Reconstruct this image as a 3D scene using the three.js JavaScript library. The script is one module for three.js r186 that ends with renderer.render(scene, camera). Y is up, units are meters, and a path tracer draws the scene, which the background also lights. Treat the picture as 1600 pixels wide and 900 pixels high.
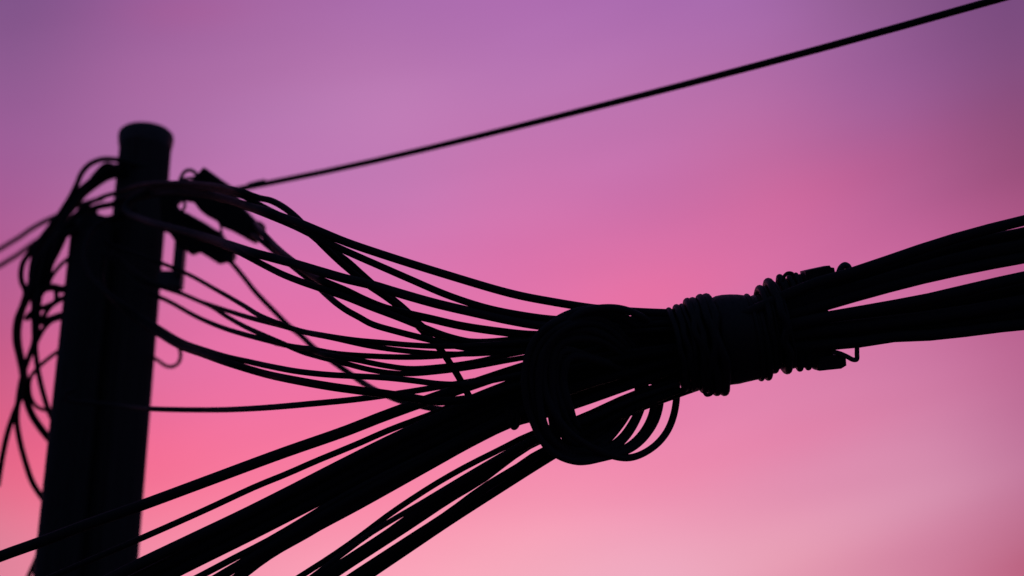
import * as THREE from 'three';
import { ImprovedNoise } from 'three/addons/math/ImprovedNoise.js';

// ---------------------------------------------------------------- camera
const W = 1024, H = 576, R = Math.PI / 180;
const PITCH = 21.3 * R, FOV = 20, EYE = new THREE.Vector3(0, 4, 0);
const scene = new THREE.Scene();
const camera = new THREE.PerspectiveCamera(FOV, W / H, 0.1, 3000);
camera.position.copy(EYE);
camera.lookAt(0, EYE.y + Math.sin(PITCH), -Math.cos(PITCH));
camera.focus = 4.2; camera.userData.fStop = 1.35;
scene.add(camera);

// ---------------------------------------------------------------- sky: dusk afterglow, pale pink low, magenta above, violet and blue away from it
const rgb = h => new THREE.Color('#' + h);
// rows go up the sky (7 to 31 degrees), columns go round it (18 degrees to each side of the glow)
const GLOW = [
  'd88298 f08aa4 f598b0 fba4ba f6aabd f0aac0 e69bb2 d0809e b4627f',
  'e06485 f06c90 f87a9e f884a6 f48eae ee8eb0 e490b2 d68aac bd7096',
  'c65c88 dc6c9c ea70a4 ee72a4 ea78a8 e67cac df7fac d07aa6 b86490',
  'b25a92 c86aa0 dc70ac dd72ae de70aa e070a6 d66ea4 c9669c b4588a',
  'a05a98 b068a4 c172b2 c675b5 cd71b0 cb6dac c868a2 b05c94 964c7c',
  '8c5590 a562a0 b36dac bd74b4 bb70b2 bb6eb0 b468a8 9c5a98 824a80',
  '7c4e88 95599a a562a4 aa67ac ae68b0 aa66ae a464aa 8c568f 774880',
].map(row => row.split(' ').map(h => rgb(h).toArray()));
const GREYER = [1, 1, 1.015, 1.045, 1.09, 1.11, 1.1];      // the mauve of the higher rows, as a factor on green
GLOW.forEach((row, j) => row.forEach(c => { c[1] *= GREYER[j]; }));
const AZ_STEP = 4.82, EL_STEP = 3.37, EL_LOW = 11.2;
const cub = (a, b, c, d, t) => b + 0.5 * t * (c - a + t * (2 * a - 5 * b + 4 * c - d + t * (3 * (b - c) + d - a)));
const cl = (v, a, b) => Math.min(b, Math.max(a, v));
function glow(az, el, k) {
  const u = cl(az / AZ_STEP + 4, 0, 8), v = cl((el - EL_LOW) / EL_STEP, 0, 6);
  const i = Math.min(7, Math.floor(u)), j = Math.min(5, Math.floor(v)), s = u - i, t = v - j;
  const at = (a, b) => GLOW[cl(b, 0, 6)][cl(a, 0, 8)][k];
  const row = b => cub(at(i - 1, b), at(i, b), at(i + 1, b), at(i + 2, b), s);
  return Math.max(0.004, cub(row(j - 1), row(j), row(j + 1), row(j + 2), t));
}
// soft thin clouds: azimuth, elevation, long and short spread, tilt (degrees), how they tint the glow
const CLOUDS = [
  [13.5, 13.2, 5.5, 0.9, 13, 1.03, 1.13, 1.08], [10.5, 15.9, 5, 0.9, 12, 1.0, 0.9, 0.93], [19.5, 11.2, 4.5, 0.9, 14, 0.97, 0.8, 0.84],
  [-13.2, 30.3, 2.6, 0.7, 6, 1.09, 0.97, 0.97], [13, 24.6, 5, 1.1, 14, 1.06, 0.97, 0.98], [-9, 27.2, 5, 1.0, 10, 1.0, 1.05, 1.03],
  [5, 20.9, 5, 0.8, 12, 1.04, 0.97, 0.98], [-16, 18.5, 4, 0.9, 12, 1.03, 0.95, 0.97],
];
const noise = new ImprovedNoise();
function cloud(az, el) {
  const m = [1, 1, 1];
  for (const [a, e, l, w, t, ...tint] of CLOUDS) {
    const c = Math.cos(t * R), s = Math.sin(t * R), u = ((az - a) * c + (el - e) * s) / l, v = ((el - e) * c - (az - a) * s) / w;
    const g = Math.exp(-u * u - v * v);
    for (let k = 0; k < 3; k++) m[k] *= 1 + (tint[k] - 1) * g;
  }
  const c = Math.cos(12 * R), s = Math.sin(12 * R), u = az * c + el * s, v = el * c - az * s;
  const n = noise.noise(u * 0.09, v * 0.42, 3.3) + 0.5 * noise.noise(u * 0.21, v * 1.1, 8.1);
  return m.map((q, k) => q * (1 + [0.03, 0.045, 0.035][k] * n));
}
const SW = 2048, SH = 1024, sky = new Float32Array(SW * SH * 4);
const NIGHT = [0.020, 0.027, 0.062];                       // the dusk-blue sky away from the afterglow
for (let y = 0; y < SH; y++) for (let x = 0; x < SW; x++) {
  const el = ((y + 0.5) / SH - 0.5) * 180;                 // row 0 is straight down
  let az = ((x + 0.5) / SW - 0.25) * 360;                  // -z lies a quarter of the way round
  if (az > 180) az -= 360;
  const out = Math.hypot(Math.max(0, Math.abs(az) - 19), Math.max(0, el - 31.5));
  const keep = Math.exp(-((out / 22) ** 2));
  const o = (y * SW + x) * 4, m = keep > 0.002 ? cloud(az, el) : [1, 1, 1];
  for (let k = 0; k < 3; k++) sky[o + k] = keep <= 0.002 ? NIGHT[k] : NIGHT[k] + (glow(az, Math.max(el, 0), k) * m[k] - NIGHT[k]) * keep;
  sky[o + 3] = 1;
}
const skyTex = new THREE.DataTexture(sky, SW, SH, THREE.RGBAFormat, THREE.FloatType);
skyTex.mapping = THREE.EquirectangularReflectionMapping;
skyTex.magFilter = THREE.LinearFilter; skyTex.minFilter = THREE.LinearFilter; skyTex.wrapS = THREE.RepeatWrapping;
skyTex.needsUpdate = true;
scene.background = skyTex; scene.environment = skyTex;

// the sun has just set behind the scene: what is left of it is a wide, faint warm light from the glow
const sun = new THREE.DirectionalLight(new THREE.Color(1, 0.62, 0.55), 0.03);
sun.position.set(4, 6, -30); sun.target.position.set(0, 5, -4.5);
sun.castShadow = true; sun.shadow.radius = 30;
Object.assign(sun.shadow.camera, { left: -8, right: 8, top: 8, bottom: -8, near: 1, far: 80 });
sun.shadow.mapSize.set(2048, 2048);
scene.add(sun, sun.target);

const renderer = new THREE.WebGLRenderer({ antialias: true });
renderer.setSize(W, H);
renderer.toneMapping = THREE.LinearToneMapping; renderer.toneMappingExposure = 1;
renderer.shadowMap.enabled = true;

// ---------------------------------------------------------------- helpers
const F = 450 / Math.tan(FOV / 2 * R);                     // measured from the eye: 1600 x 900 sight grid
const fwd = new THREE.Vector3(0, Math.sin(PITCH), -Math.cos(PITCH)), up = new THREE.Vector3(0, Math.cos(PITCH), Math.sin(PITCH)), right = new THREE.Vector3(1, 0, 0);
const at = (x, y, d) => EYE.clone().addScaledVector(fwd, d).addScaledVector(right, (x - 800) / F * d).addScaledVector(up, (450 - y) / F * d);
let seed = 7; const rnd = () => ((seed = (seed * 16807) % 2147483647) - 1) / 2147483646;
const used = {};
const numbered = n => { const k = used[n] = (used[n] ?? -1) + 1; return k ? `${n}_${String(k).padStart(3, '0')}` : n; };
function tag(o, label, category, group) { o.userData = { label, category }; if (group) o.userData.group = group; return o; }
function shadowed(m) { m.castShadow = m.receiveShadow = true; return m; }
function part(name, geo, mat, parent) { const m = shadowed(new THREE.Mesh(geo, mat)); m.name = name; parent.add(m); return m; }
function thing(name, p, label, category, group) { const g = new THREE.Group(); g.name = numbered(name); g.position.copy(p); tag(g, label, category, group); scene.add(g); return g; }

function noiseTex(w, h, fn) {
  const d = new Uint8Array(w * h * 4);
  for (let y = 0; y < h; y++) for (let x = 0; x < w; x++) { const v = fn(x, y), o = (y * w + x) * 4; for (let k = 0; k < 3; k++) d[o + k] = cl(255 * (Array.isArray(v) ? v[k] : v), 0, 255); d[o + 3] = 255; }
  const t = new THREE.DataTexture(d, w, h); t.magFilter = THREE.LinearFilter; t.minFilter = THREE.LinearMipmapLinearFilter; t.generateMipmaps = true; t.wrapS = t.wrapT = THREE.RepeatWrapping; t.needsUpdate = true; return t;
}
// wood grain of a weathered pole: long vertical streaks with checks and flecks
const streak = Array.from({ length: 256 }, () => rnd()), fleck = Array.from({ length: 4096 }, () => rnd());
const grainAt = (x, y) => { const s = streak[(x + Math.round(2 * Math.sin(y * 0.049))) & 255], s2 = streak[(x * 3 + (y >> 6)) & 255]; return 0.35 + 0.3 * s + 0.2 * s2 + 0.15 * fleck[((x * 7 + (y >> 2) * 61) & 4095)]; };
const grain = noiseTex(256, 512, grainAt);
const scuffs = noiseTex(256, 256, (x, y) => 0.6 + 0.4 * fleck[((x >> 1) * 37 + (y >> 3) * 113) & 4095] * streak[(x * 5 + y) & 255]);
const mWood = new THREE.MeshStandardMaterial({ color: new THREE.Color(0.085, 0.08, 0.078), map: grain, bumpMap: grain, bumpScale: 0.004, roughness: 0.95 });
const mDuct = new THREE.MeshStandardMaterial({ color: new THREE.Color(0.017, 0.017, 0.018), roughnessMap: scuffs, bumpMap: scuffs, bumpScale: 0.001, roughness: 0.9 });
const mSteel = new THREE.MeshStandardMaterial({ color: new THREE.Color(0.09, 0.09, 0.095), roughness: 0.75, metalness: 0.3, roughnessMap: scuffs });
const mTape = new THREE.MeshStandardMaterial({ color: new THREE.Color(0.018, 0.018, 0.021), roughness: 0.85, roughnessMap: scuffs, bumpMap: scuffs, bumpScale: 0.0006 });
const rubber = [0.02, 0.028, 0.036, 0.044].map((c, i) => new THREE.MeshPhysicalMaterial({ color: new THREE.Color(c, c, c * 1.08), roughness: 0.8 + 0.05 * i, specularIntensity: 0.2, roughnessMap: scuffs }));
const mGrey = new THREE.MeshPhysicalMaterial({ color: new THREE.Color(0.055, 0.055, 0.06), roughness: 0.85, specularIntensity: 0.25, roughnessMap: scuffs });
const mRubber = () => rubber[Math.floor(rnd() * 4)];

// 'x,y,d x,y ...' : sight points; a depth d (metres) holds until the next one is reached, blended by the way between
function path(text, z = 0) {
  const p = text.trim().split(/\s+/).map(s => s.split(',').map(Number));
  const len = [0]; for (let i = 1; i < p.length; i++) len.push(len[i - 1] + Math.hypot(p[i][0] - p[i - 1][0], p[i][1] - p[i - 1][1]));
  const keys = p.map((q, i) => q.length > 2 ? i : -1).filter(i => i >= 0);
  return p.map((q, i) => {
    let a = keys[0], b = keys[keys.length - 1];
    for (const k of keys) { if (k <= i) a = k; } for (const k of [...keys].reverse()) { if (k >= i) b = k; }
    const t = b > a ? (len[i] - len[a]) / (len[b] - len[a]) : 0, s = t * t * (3 - 2 * t);
    return at(q[0], q[1], (i < keys[0] ? p[keys[0]][2] : p[a][2] + ((p[b] ?? p[a])[2] - p[a][2]) * s) - z);
  });
}
function extend(pts, head, tail) {                         // run on straight past the frame, in metres
  const n = pts.length;
  if (head) pts.unshift(pts[0].clone().addScaledVector(pts[0].clone().sub(pts[1]).normalize(), head));
  if (tail) pts.push(pts[pts.length - 1].clone().addScaledVector(pts[pts.length - 1].clone().sub(pts[pts.length - 2]).normalize(), tail));
  return pts;
}
const tube = (pts, r, closed = false, seg = 10) => new THREE.TubeGeometry(new THREE.CatmullRomCurve3(pts, closed, 'centripetal'), Math.min(400, pts.length * 12), r, seg, closed);
const px = (w, d = 4.2) => w / 2 * d / F;                  // radius of something w grid steps wide at depth d
function cable(name, label, category, w, text, { z = 0, head = 0, tail = 0, d = 4.2, group, mat = mRubber() } = {}) {
  const m = shadowed(new THREE.Mesh(tube(extend(path(text, z), head, tail), px(w, d)), mat));
  m.name = numbered(name); tag(m, label, category, group); scene.add(m); return m;
}
// a ring (or a section) round the bundle, from the outer sight point on top to the one below
function ringPts(x0, y0, x1, y1, w, d = 4.2, squash = 0.9, n = 20, loose = 0) {
  const a = at(x0, y0, d), b = at(x1, y1, d), c = a.clone().add(b).multiplyScalar(0.5), u = a.sub(b).multiplyScalar(0.5), l = u.length() - px(w, d);
  u.normalize(); return Array.from({ length: n }, (_, i) => { const t = i / n * Math.PI * 2, k = loose * Math.sin(t) ** 2; return c.clone().addScaledVector(right, px(w, d) * 1.4 * k * (rnd() - 0.5)).addScaledVector(u, Math.cos(t) * l).addScaledVector(fwd, -Math.sin(t) * l * squash * (1 + 0.05 * k * (rnd() - 0.3))); });
}
function loft(sections, n = 32) {                          // closed skin over rings of points, capped
  const pos = [], idx = [];
  for (const s of sections) for (const q of s) pos.push(q.x, q.y, q.z);
  for (let j = 0; j + 1 < sections.length; j++) for (let i = 0; i < n; i++) { const a = j * n + i, b = j * n + (i + 1) % n; idx.push(a, b, a + n, b, b + n, a + n); }
  for (const [s, j] of [[sections[0], 0], [sections.at(-1), sections.length - 1]]) {
    const c = s.reduce((m, q) => m.add(q), new THREE.Vector3()).divideScalar(n), k = pos.length / 3; pos.push(c.x, c.y, c.z);
    for (let i = 0; i < n; i++) j ? idx.push(j * n + i, j * n + (i + 1) % n, k) : idx.push(k, j * n + (i + 1) % n, j * n + i);
  }
  const g = new THREE.BufferGeometry(); g.setAttribute('position', new THREE.Float32BufferAttribute(pos, 3));
  g.setAttribute('uv', new THREE.Float32BufferAttribute(pos.filter((_, i) => i % 3 < 2).map(v => v * 4), 2)); g.setIndex(idx); g.computeVertexNormals(); return g;
}
function plate(text, d, thick, bevel) {                    // a cast body with this outline and a real thickness
  const pts = path(text.replace(/(\S+)/, `$1,${d}`)), c = pts.reduce((m, q) => m.add(q), new THREE.Vector3()).divideScalar(pts.length);
  const s = new THREE.Shape(pts.map(q => { const v = q.clone().sub(c); return new THREE.Vector2(v.dot(right), v.dot(up)); }));
  const g = new THREE.ExtrudeGeometry(s, { depth: thick - 2 * bevel, bevelEnabled: true, bevelThickness: bevel, bevelSize: bevel, bevelOffset: -bevel, bevelSegments: 3 });
  g.translate(0, 0, -(thick - 2 * bevel) / 2);
  g.applyMatrix4(new THREE.Matrix4().makeBasis(right, up, fwd.clone().negate()).setPosition(c)); return g;
}
const local = (geo, p) => geo.translate(-p.x, -p.y, -p.z);

// ---------------------------------------------------------------- ground
{
  const g = new THREE.Mesh(new THREE.CircleGeometry(1500, 64), new THREE.MeshStandardMaterial({ color: new THREE.Color(0.05, 0.05, 0.05), roughness: 0.95 }));
  g.rotation.x = -Math.PI / 2; g.name = 'ground'; g.userData.kind = 'structure'; g.receiveShadow = true; scene.add(g);
}

// ---------------------------------------------------------------- the poles
const poleTop = at(229, 207, 6.6), poleH = poleTop.y;
const pole = thing('utility_pole', new THREE.Vector3(poleTop.x, 0, poleTop.z), 'tall round utility pole with a flat cap, out of focus among the cables', 'utility pole');
{
  const r = 0.103, shaft = new THREE.CylinderGeometry(r, r + 0.024, poleH - 0.03, 40, 24, true);
  const p = shaft.attributes.position; for (let i = 0; i < p.count; i++) { const a = Math.atan2(p.getZ(i), p.getX(i)), k = 1 + 0.012 * Math.sin(3 * a + p.getY(i) * 0.7) + 0.006 * Math.sin(9 * a); p.setX(i, p.getX(i) * k); p.setZ(i, p.getZ(i) * k); }
  shaft.computeVertexNormals(); shaft.translate(0, (poleH - 0.03) / 2, 0);
  part('shaft', shaft, mWood, pole);
  part('cap', new THREE.LatheGeometry([[0, 0], [0.1, -0.002], [0.109, -0.012], [0.111, -0.028], [0.107, -0.06], [0.1, -0.085]].map(([x, y]) => new THREE.Vector2(x, poleH + y)).reverse(), 40), mSteel, pole);
}
const ductTop = at(146, 346, 6.32);
const duct = thing('riser_pole', new THREE.Vector3(ductTop.x, 0, ductTop.z), 'shorter black round post standing close against the capped pole', 'post');
{
  const h = ductTop.y, r = 0.082;
  part('shaft', new THREE.CylinderGeometry(r, r + 0.012, h - 0.01, 32, 8).translate(0, (h - 0.01) / 2, 0), mDuct, duct);
  part('cap', new THREE.LatheGeometry([[0.085, -0.05], [0.085, -0.008], [0.078, 0], [0, 0.004]].map(([x, y]) => new THREE.Vector2(x, h + y)), 32), mDuct, duct);
  for (const k of [1.75, 2.9]) part('strap', new THREE.TorusGeometry(r + 0.006, 0.009, 8, 40).rotateX(Math.PI / 2).translate(0, h - k, 0), mSteel, duct);
}
{
  const c = at(266, 400, 6.3), t = thing('pole_bracket', c, 'flat steel bracket bolted to the side of the capped pole under the clamps', 'bracket');
  const s = 6.3 / F, box = (x, y, w, h, d) => new THREE.BoxGeometry(w * s, h * s, d).translate((x - 266) * s, (400 - y) * s / Math.cos(PITCH), 0);
  part('upright', box(281, 398, 16, 112, 0.05), mSteel, t);
  part('lower_arm', box(262, 437, 22, 24, 0.045), mSteel, t);
  part('upper_arm', box(260, 352, 26, 14, 0.045), mSteel, t);
  part('bolt', new THREE.CylinderGeometry(0.012, 0.012, 0.03, 6).rotateX(Math.PI / 2).translate(15 * s, -34 * s, 0.035), mSteel, t);
  part('bolt', new THREE.CylinderGeometry(0.012, 0.012, 0.03, 6).rotateX(Math.PI / 2).translate(15 * s, 40 * s, 0.035), mSteel, t);
}
// the two tension clamps at the pole
{
  const c = at(358, 322, 6.0), t = thing('tension_clamp', c, 'upper wedge tension clamp with a wire loop, just under the overhead wire', 'cable clamp');
  part('body', local(plate('286,303 300,288 306,276 313,270 320,262 345,280 362,291 384,328 400,345 407,346 413,352 414,361 400,381 390,376 380,370 365,362 350,356 340,346 325,338 315,330 305,317 292,315 286,312', 6.0, 0.075, 0.008), c), mDuct, t);
  part('bail', local(tube(path('281,296,6.05 282,284 285,273 291,267 298,266 305,270 310,278 312,288'), px(6, 6)), c), mSteel, t);
  part('pin', local(tube(path('279,281,6.05 290,280 304,278'), px(6, 6)), c), mSteel, t);
  part('link', local(tube(path('343,344,6.02 345,356 347,364'), px(4, 6)), c), mSteel, t);
  const d = at(320, 370, 6.1), u = thing('tension_clamp', d, 'lower wedge tension clamp with a stepped underside, above the steep dropping cable', 'cable clamp');
  part('body', local(plate('252,296 288,300 291,312 281,316 276,321 281,328 291,332 300,337 320,348 335,358 345,362 352,374 362,380 368,392 367,405 360,412 355,410 344,413 330,404 315,395 308,396 302,399 294,393 284,390 268,366 254,360', 6.1, 0.075, 0.008), d), mDuct, u);
  part('eye', local(tube(path('286,313,6.06 289,321 285,329 279,330 275,324 278,316'), px(5, 6.1), true), d), mSteel, u);
}

// ---------------------------------------------------------------- overhead wires
{
  const base = at(405, 286, 6.5), m = cable('overhead_wire', 'single straight overhead wire rising alone across the open upper sky', 'wire', 9.6, '322,305.5,6.35 560,257 960,160 1300,71 1562,-2,4.75', { tail: 14, d: 6 });
  part('ferrule', tube(path('388,291.3,6.31 400,288,6.31 414,285,6.3'), px(11, 6.3)), mSteel, m);
}
cable('overhead_wire', 'upper of two thin blurred wires entering at the picture edge beside the loops', 'wire', 8.2, '160,310,6.7 120,322 90,337 70,346 50,357 30,371 0,389,7.4', { tail: 9, d: 6.9 });
cable('overhead_wire', 'lower of two thin blurred wires entering at the picture edge beside the loops', 'wire', 8.2, '150,332,6.7 110,350 80,364 60,375 44,386 28,398 0,415,7.4', { tail: 9, d: 6.9 });

// ---------------------------------------------------------------- slack loops beside the pole, some running on into the fan towards the splice
const LOOPS = 'slack loops hanging beside the pole', FAN = 'cables fanning from the pole to the coil';
const loop = (label, w, text) => cable('slack_loop', label, 'cable', w, text, { d: 6.2, group: LOOPS });
loop('outermost slack loop, arching high off the capped pole and down past the post', 9, '230,262,6.45 205,255,6.42 185,250,6.38 160,249 140,257 128,270 120,288 110,308 100,324 88,342 76,358 63,378 54,398 49,420 48,446 52,470 53,500 54,530 58,570 62,592 68,616 74,636 82,655 96,680,6.2');
loop('slack loop bulging furthest out, whose tail leaves at the picture edge', 9.5, '190,266,6.4 176,264 160,270 140,284 124,298 110,316 96,332 80,352 60,378 46,396 37,409 33,424 34,440 40,456 35,476 26,500 24,530 30,560 34,580 36,606 30,626 22,646 12,676 4,712 -4,760,6.2');
loop('thick slack loop that ends low behind the post after a wide S bend', 12, '200,270,6.42 190,272 170,276 150,288 130,304 114,324 100,342 84,364 68,388 57,410 50,435 44,462 34,486 28,515 29,540 35,570 40,600 42,626 50,648 60,664 74,682 92,700,6.25');
loop('slack loop dropping the longest tail down to the foot of the post', 9.5, '196,262,6.42 178,260 166,258 152,270 138,288 120,312 106,332 92,352 78,375 68,398 61,425 55,450 53,475 54,505 53,535 46,556 38,578 32,602 28,630 26,655 30,684 38,716 50,752 62,772 78,792,6.2');
loop('thin strand slanting across the pink opening beside the post', 6.5, '122,394,6.25 108,403 96,413 88,422 80,434 75,445 64,462 56,478 50,500,6.2');
loop('slack strand curling round the lowest small opening near the post', 6.5, '118,532,6.25 104,541 91,549 76,560 62,572 50,586 46,600 48,620 56,634 68,640 80,641 96,636,6.25');
loop('slack strand bending from the post into a long steep drop', 8, '116,482,6.22 104,490 94,495 82,500 72,509 66,517 60,528 54,540 48,552 41,566 36,580 33,600 33,624,6.2');
loop('slack strand crossing the cluster of small openings by the post', 9, '120,455,6.22 102,464 92,469 82,475 70,480 58,484 48,490 40,500,6.2');
loop('thick slack strand closing the cluster of openings from below', 12.5, '116,484,6.24 100,492 88,496 76,500 64,502 57,496 54,482 58,466 68,452 82,449 98,452 114,446,6.24');
loop('short upright slack strand between the two smallest openings', 8, '84,446,6.22 88,458 87,470 78,480 68,494 58,510 55,530,6.2');
loop('slack strand turning down along the inner side of the loops', 11, '120,360,6.22 106,364 94,376 84,394 76,412 70,430 64,450 60,472 58,492 57,515 54,545,6.2');
loop('slack loop lying over the top of the shorter post', 11, '212,330,6.3 190,337 170,342 150,345 130,346 112,351 98,362 84,378 74,398 69,420 62,446,6.2');
loop('slack strand filling the steep band of loops above the wires', 11, '196,258,6.42 180,262 164,268 146,282 128,302 112,322 100,342 88,362 74,384 62,404 54,426 50,448 44,466,6.24');
loop('slack strand swinging from the pole edge into the top of the post', 10, '196,312,6.35 176,319 152,324 132,333 116,346 104,362 96,380 88,396 80,412 74,432 66,450 58,470,6.24');
loop('slack strand lying innermost, tucked over the shoulder of the post', 10, '200,337,6.3 176,344 150,348 126,350 112,355 104,364 94,378 82,394 70,410 62,430 56,452 56,480,6.24');
loop('short bent strand flaring out at the foot of the shorter post', 8, '72,842,6.15 62,862 54,880 46,898 36,924 28,960 26,1010,6.15');
loop('small hanging hook of cable at the far side of the pole', 6, '262,528,6.15 276,538 281,546 282,558 278,568 268,573 258,571 248,564 236,556,6.2');

const fan = (label, w, text, z = 0, mat) => cable('fan_cable', label, 'cable', w, text, { z, group: FAN, mat });
// from the pole top
fan('humped cable rising over its neighbours before plunging steeply through the fan', 11, '84,392,6.2 96,362 112,342 124,330 140,318 160,308,6.3 180,302 205,293 240,287 300,287,5.3 350,293 380,300.5,4.6 404,309 422,313 441,322.5 460,337 480,357 500,379,4.3 530,408 556,430 576,446 600,462 620,477 640,496 665,522 688,546 702,566 716,588 728,610 740,632,4.3', 0.06);
fan('second steep cable crossing from the top of the fan to its middle', 11, '176,318,6.3 200,308 240,294 300,292,5.3 350,298 380,306,4.6 405,320 420,328 455,346 480,362 505,382,4.3 540,406 565,428 590,450 612,466 636,486 660,510 690,526 740,534 800,531 880,520 960,512 1060,505 1180,520,4.2', 0.03);
fan('topmost cable of the fan, bordering the open pink sky', 13, '176,318,6.3 210,305 250,298 300,297,5.3 352,310 380,319 394,323.5 420,331,4.35 440,338.5 470,349 500,361.5,4.2 540,378 600,398.5 700,430 800,459 860,471 940,483 1040,489 1100,489 1180,505');
fan('second cable from the top of the fan, thinner and just under the topmost', 11.5, '112,342,6.2 130,331 150,323 176,318,6.3 215,310 260,302 300,302,5.3 352,312 390,325 425,338.5,4.35 455,351 490,368 520,383,4.2 560,401 600,418.5 640,436 700,461.5 760,481 820,493 870,499 940,500 1040,499 1100,500 1180,512');
fan('cable doubling back in a pale hairpin in front of the pole', 15.5, '330,303,5.85 300,298 260,297 225,303 207,311 198,319,5.8 196,326 202,334 216,340 240,349 280,359,5.2 320,370 360,383 400,396,4.4 430,404 460,412 500,424 540,435.5,4.2 580,445 620,457 680,474 740,488 800,501 850,509 920,512 1040,508 1180,515', 0, mGrey);
fan('middle cable parting from the hairpin cable in a sliver of sky', 11, '262,352,5.7 300,366 340,380 380,397,4.45 412,414 440,428 470,440 505,452,4.2 540,464 580,480 620,495 660,511 700,526 740,535 790,538 850,534 940,528 1060,522 1180,522');
fan('cable just under the hairpin cable, ending in a thin wedge of sky', 13, '398,350,5.95 410,364,5.2 424,379 444,398 466,415,4.5 486,429 510,442,4.2 540,454.5 570,469 600,481 640,491 672,498 720,509 780,518 830,523 900,522 1060,514 1180,518', -0.02);
fan('cord leaving the upper clamp and sagging lowest in the middle of the fan', 10.5, '392,366,5.95 408,376,5.2 424,389 446,407 470,426,4.5 490,442 512,462 530,477 545,487,4.2 560,495 580,506 620,518 672,531 720,542 770,548 840,546 940,536 1060,528 1180,524');
fan('steep blurred cable dropping straight out of the lower clamp', 11.5, '352,400,6.1 364,413 380,432 400,457 430,488,5.8 450,508 470,524 490,543 520,565 544,582,5.3 570,600 600,616 640,630,4.7 690,640 740,640 800,630,4.3 900,590 1060,555', 0.08);
fan('blurred cable passing in front of the steel bracket', 9, '164,378,5.95 180,385 210,395 240,406.5 284,424,5.7 340,454 380,477 410,495 440,507,4.5 466,516 500,523 560,532,4.2 600,535.5 640,539 686,541 740,540 800,536 880,528 960,520 1060,514', 0.03);
fan('cable leaving under the bracket and joining the one before it at a shallow angle', 9, '176,392,5.95 200,415 225,434 250,445 280,457,5.7 310,470 330,477 360,487 400,499 440,509,4.55 480,520 520,528,4.3 580,541 640,549 700,553 760,552 840,543 940,530 1060,520', 0.05);
fan('cable sharing the bracket start but dipping under its twin', 9, '176,398,5.98 200,424 230,442 256,450 284,459,5.7 310,470 332,480 352,493 380,509 410,523 440,536,4.55 470,549 500,558 540,568 575,577,4.3 605,582 640,584 690,580 740,573 800,562 900,546 1060,530', 0.04);
fan('cable leaving the pole edge alone under the bracket', 9.5, '170,396,5.95 190,420 215,444 240,460 262,470,5.7 300,491 340,509 380,522 410,530,4.6 450,540 490,546 530,553,4.3 580,556.5 640,558 690,556 740,551 790,545 840,538 940,528 1060,522');
fan('cable forking off low in the fan towards the crossing point', 9, '430,536,4.8 480,547 520,556,4.3 560,563 600,571 640,576 690,573 740,566 800,553 880,540 1060,528', 0.02);
fan('upper of two cables bowed round the front of the pole', 10, '176,340,5.95 152,352 138,372 131,398 140,428 160,451 190,473 220,494,5.6 250,513 283,533 320,547 360,559,4.6 388,565 420,572 470,581 520,586,4.2 560,588 600,590 640,594 690,600 730,600 800,588 900,562 1060,540', 0.02);
fan('lower thicker cable bowed round the front of the pole', 13.5, '160,400,5.95 158,440 190,479 220,503,5.6 246,520 280,540 320,554 360,568,4.6 410,583 460,594 520,604.5,4.2 560,610 600,615 640,621 680,627 740,622 800,606 900,575 1060,545', 0.04);
fan('lone nearly level cable low in the fan, hooked at the post', 10, '116,610,5.72 106,612 102,618 105,624 114,627 140,629,5.72 180,633,5.7 240,639,5.1 320,640.5 400,638 480,631.5,4.3 560,623.5 640,612 700,602 760,592 820,580 900,560 1060,535', -0.02, mGrey);

// ---------------------------------------------------------------- trunk cables running down out of the picture
const TRUNK = 'trunk cables running down out of the picture', LOW = 'cables under the trunk, running down out of the picture';
const trunk = (label, w, text, z = 0, group = TRUNK) => cable('trunk_cable', label, 'cable', w, text.replace(/(\S+)/, '$1,4.2'), { z, head: 5.5, group });
trunk('thick lone cable passing in front of the pole, highest of the descending ones', 17.6, '-40,886 0,869.5 60,848 140,818 220,790 320,753 440,708.5 540,673.5 600,650 700,614 800,580 900,550 1060,515 1180,515', -0.06);
trunk('thin lone cable passing in front of the pole, second of the descending ones', 10, '60,911 100,893 160,867 215,843.5 320,797 400,760 449,740 490,722 560,693 608,672 680,645 760,612 840,582 940,550 1060,525', -0.05);
trunk('uppermost strand of the thick trunk above the lower corner', 17.5, '140,920 212,884 300,842 380,804 450,769 526,730 608,689 700,646 800,600 900,558 1000,525 1060,510 1180,515');
trunk('second strand of the thick trunk, packed under the uppermost', 20.5, '190,916 300,861.5 380,822 450,787 526,749 608,707.5 680,673 800,620 900,576 1060,525 1180,520', -0.02);
trunk('third strand of the thick trunk, edging the long sliver of sky', 17.5, '230,917 300,881.5 400,832 488,787 560,750 680,690 734,666 800,635 900,590 1060,542 1180,525', -0.01);
trunk('narrow strand between two long slivers of sky under the trunk', 10.5, '250,932 313,900 370,870 416,846.5 470,815 526,781 600,742 680,704 800,645 900,603 1060,555');
trunk('strand twisting onto the trunk from below the second sliver', 15, '270,944 340,903 400,867.5 440,844 500,808 560,774 680,711 800,651 900,606 1060,560', 0.02);
trunk('lowest strand of the trunk, with a knot near the coil', 16, '300,952 375,900 412,872 444,852 472,837 490,826 560,788.5 680,721.5 734,691.5 797,661 840,649 900,630.5 985,600.5 1060,574 1180,545', -0.01);
cable('cable_tie', 'small knotted tie hanging under the trunk beside the coil', 'cable tie', 8.5, '792,640,4.12 797,655 800,664 803,668 807,665 809,655 806,640', {});
trunk('thin upper cable of the lower group, bowed away from its neighbours', 9.5, '420,932 467,902 520,868 560,840 608,804 650,775.5 690,750.5 734,726 780,703 826,680 905,653 985,617.5 1060,593', -0.02, LOW);
trunk('thin cable crossing under the bowed one in the lower group', 8.5, '430,942 480,907 540,862 575,836 612,813 650,791 690,767 740,737 790,708 836,684 905,662 985,626 1060,600', 0.03, LOW);
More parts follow.
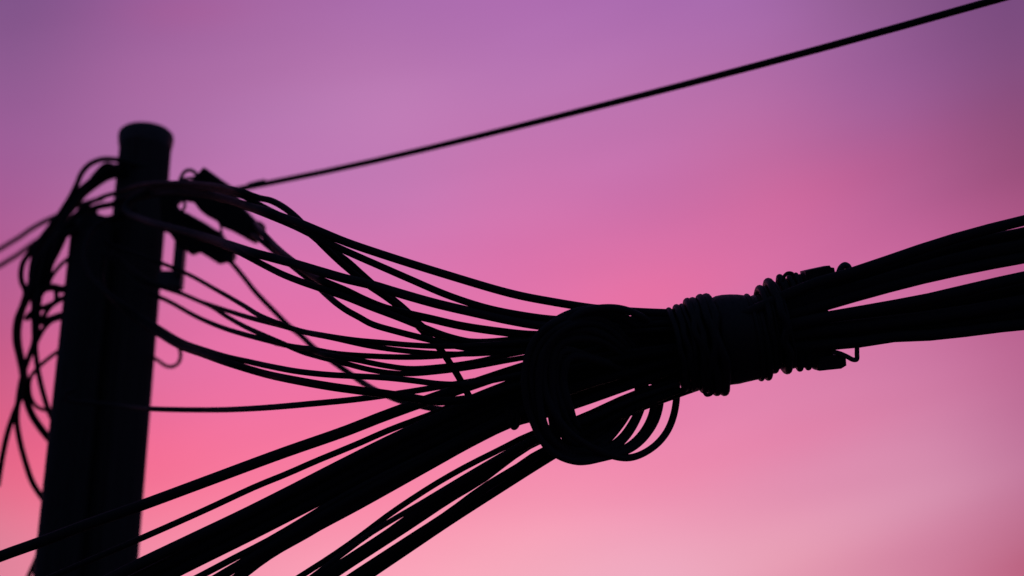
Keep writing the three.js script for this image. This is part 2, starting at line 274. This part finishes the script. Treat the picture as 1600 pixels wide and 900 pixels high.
trunk('thick cable in the middle of the lower group', 14.5, '440,942 490,909 540,877 616,827 680,779 754,734.5 802,706 844,683 905,662 985,628 1060,602', 0.0, LOW);
trunk('second thick cable in the middle of the lower group, between two slivers', 14.5, '450,944 500,912 540,885 640,820 700,780 756,746 802,711 844,686 905,668 985,634 1060,605', -0.02, LOW);
trunk('cable next to lowest in the lower group', 14, '490,943 545,905 600,869 640,843 700,804 756,763 810,730.5 844,708 905,682 985,640 1060,608', 0.02, LOW);
trunk('lowest cable of the lower group, edging the pale sky', 14, '520,938 575,900 640,856 700,815.5 780,764 860,713.5 930,672 990,640 1036,623 1095,602 1180,575', -0.01, LOW);

for (let i = 0; i < 7; i++) {                             // strands seen only as faint ridges between the coil and the sleeve
  const t = i / 6, y = (a, b) => (a + (b - a) * t).toFixed(1);
  cable('packed_strand', 'black strand packed in the throat of the bundle between coil and sleeve', 'cable', 17, `${790},${y(596, 650)},4.22 ${850},${y(552, 634)} ${905},${y(518, 618)} ${960},${y(505, 598)} ${1050},${y(498, 590)} ${1120},${y(490, 580)} ${1200},${y(462, 562)} ${1290},${y(442, 545)},4.22`, { z: -0.05, mat: i % 2 ? mGrey : mRubber(), group: 'strands packed between coil and sleeve' });
}

// ---------------------------------------------------------------- coil of spare cable hung round the trunk
{
  const c = at(940, 600, 4.2), t = thing('spare_cable_coil', c, 'coil of spare cable looped round the bundle, hanging below it', 'cable coil');
  const turn = (w, text) => part('turn', local(tube(path(text), px(w), true), c), mGrey, t);
  turn(11.5, '1057,622,4.3 1046,667 1020,699 985,715,4.2 940,706 880,665,4.08 850,600 862,535 900,492,4.06 960,481,4.1 1020,508 1052,565,4.3');
  turn(11.5, '1030,640,4.3 1013,676 984,702,4.2 940,716 900,721 862,704,4.1 832,650 822,590 838,532 880,494,4.06 945,483,4.1 1005,520 1032,580,4.3');
  turn(11, '1020,640,4.29 1003,677 975,701,4.2 935,713 893,719 856,700,4.09 826,640 820,580 836,530 870,502,4.05 940,490,4.12 1000,530 1022,590,4.29');
  turn(11.5, '1003,636,4.28 993,660 978,683 955,704,4.2 925,714 890,712 858,690,4.1 838,640 830,580 846,535 880,508,4.05 940,500,4.12 1000,560 1008,615,4.28');
  turn(12, '998,640,4.27 986,664 968,687 945,702,4.2 915,707 880,702 854,672,4.08 842,610 850,550 884,512,4.05 940,508,4.12 990,560 1004,615,4.27');
  turn(13, '984,640,4.26 970,662 948,688 930,702,4.2 900,703 872,690 862,650,4.1 852,590 866,530,4.07 920,515,4.1 985,560 1000,612,4.26');
  turn(13, '979,638,4.25 963,664 940,685 918,694,4.2 885,684 872,655,4.09 862,600 872,540,4.07 930,530,4.12 985,570 1000,610,4.25');
  turn(13, '972,640,4.25 952,664 930,678 912,684,4.2 892,670 882,646,4.1 868,590 878,550,4.08 925,560,4.14 980,580 998,612,4.25');
  turn(13, '962,640,4.24 944,660 925,670 912,673,4.2 898,660 891,640,4.1 880,590 890,560,4.08 940,565,4.14 985,585 997,614,4.24');
}

// ---------------------------------------------------------------- splice: lashings, sleeve, clamp
{
  const lash = (label, rings, tail) => {
    const c = at(rings[0][0], rings[0][1] + 70, 4.2), t = thing('wire_lashing', c, label, 'lashing');
    for (const [x0, y0, x1, y1, w] of rings) part('wrap', local(tube(ringPts(x0, y0, x1, y1, w, 4.2, x0 > 1210 ? 0.4 : 0.9, 20, 1), px(w), true, 12), c), mTape, t);
    if (tail) part('loose_end', local(tube(path(tail), px(6)), c), mTape, t);
  };
  lash('tight wraps of cord round the bundle between the coil and the smooth sleeve', [[1044, 480, 1072, 613, 9], [1056, 475, 1084, 612, 11], [1064, 474, 1092, 610, 7], [1073, 465, 1101, 615, 12], [1081, 464, 1110, 617, 12], [1093, 459, 1121, 619, 14], [1102, 458, 1133, 619, 15]], '1100,612,4.14 1104,617 1110,616 1116,610');
  lash('uneven wraps of cord round the bundle between the smooth sleeve and the clamp', [[1186, 445, 1211, 584, 11], [1192, 446, 1218, 577, 6], [1199, 434, 1231, 585, 13], [1209, 440, 1240, 576, 7], [1217, 428, 1251, 581, 11], [1224, 433, 1257, 575, 6], [1233, 429, 1264, 579, 10], [1243, 425.5, 1270, 575, 7], [1249, 428, 1274, 574, 6]], '1222,440,4.12 1226,431 1231,427 1238,428 1241,436');
  const sec = (x0, y0, x1, y1) => ringPts(x0, y0, x1, y1, 0, 4.2, 0.9, 32);
  const c = at(1157, 528, 4.2), s = thing('splice_sleeve', c, 'smooth bulging black splice sleeve at the middle of the bundle', 'splice sleeve');
  part('shell', local(loft([[1106, 472, 1134, 600], [1111, 466, 1139, 602], [1118, 462.5, 1146, 601], [1128, 460.5, 1155, 600], [1140, 459.8, 1165, 597.5], [1152, 460, 1174, 595.5], [1161, 461, 1180, 594], [1172, 463, 1192, 592], [1184, 461, 1206, 586], [1190, 460, 1212, 580]].map(a => sec(...a))), c), mTape, s);
  part('rim', local(tube(ringPts(1166, 458.5, 1190, 596, 8), px(8), true, 12), c), mTape, s);
  part('rim', local(tube(ringPts(1178, 461, 1201, 595, 10), px(10), true, 12), c), mTape, s);
  const k = at(1283, 497, 4.2), b = thing('bundle_clamp', k, 'wide clamp band with a wire eye above and a bent wire hook below', 'cable clamp');
  part('band', local(loft([[1251, 428, 1269, 572], [1254, 424, 1273, 577], [1264, 421, 1285, 578], [1276, 419, 1297, 576.5], [1280, 420, 1301, 574]].map(a => ringPts(...a, 0, 4.2, 0.35, 32))), k), mDuct, b);
  part('lug', local(plate('1256,445 1254,423.5 1264,421 1280,417.5 1292,415 1294,418 1299,418.5 1302,434', 4.2, 0.08, 0.003), k), mDuct, b);
  part('lug', local(plate('1276,556 1273,577 1276,578.5 1310,575 1318,570 1316.5,552', 4.2, 0.08, 0.003), k), mDuct, b);
  part('wire_eye', local(tube(path('1311,438,4.16 1311.5,426 1315,418 1320,414.5 1324.5,416.5 1327,422 1328,434'), px(10.5)), k), mSteel, b);
  part('wire_hook', local(tube(path('1300,549,4.16 1314,553 1324,557.5 1333,562 1338.5,561.5 1339,552 1339,536'), px(7.5)), k), mSteel, b);
}
// cables leaving the clamp
const OUT = 'cables leaving the clamp for the picture edge';
const away = (label, w, text, z = 0) => cable('trunk_cable', label, 'cable', w, text.replace(/(\S+)/, '$1,4.2'), { z: z + 0.05, tail: 10, group: OUT });
away('topmost cable leaving the clamp, peeling off above the others at the edge', 16.5, '1120,505 1190,480 1250,450 1331,426 1373,412 1440,389 1520,364.5 1600,344.5 1680,320', 0.02);
away('second cable from the top leaving the clamp, under the sliver at the edge', 19, '1120,515 1190,488 1250,463 1331,437 1440,404 1520,380 1600,364.5 1680,346', -0.03);
away('third cable from the top leaving the clamp, inside the upper pair of edges', 21.5, '1120,520 1190,496 1250,474 1347,448 1440,420 1520,399 1600,384 1680,368', -0.01);
away('cable bordering the pointed gap of sky from above', 18.5, '1120,530 1190,505 1250,487 1293,475.5 1347,459.5 1440,435 1520,417.5 1600,402.5 1680,388');
away('cable bordering the pointed gap of sky from below', 18, '1120,532 1250,504 1300,494 1360,484 1420,473 1480,461 1520,450.5 1600,433 1680,416', 0.02);
away('second cable under the pointed gap of sky', 21.5, '1120,540 1250,512 1360,496 1480,477 1600,452 1680,436', -0.03);
away('third cable under the pointed gap of sky', 21.5, '1120,545 1250,520 1360,507 1480,492 1600,471 1680,457');
away('fourth cable under the pointed gap of sky', 21.5, '1120,550 1250,530 1360,518 1480,507 1600,489 1680,477', -0.02);
away('lowest cable leaving the clamp, edging the sky below it', 18, '1120,560 1220,545 1300,538 1344,534 1363,528.5 1467,522.5 1555,511.5 1600,507 1680,499');

renderer.render(scene, camera);
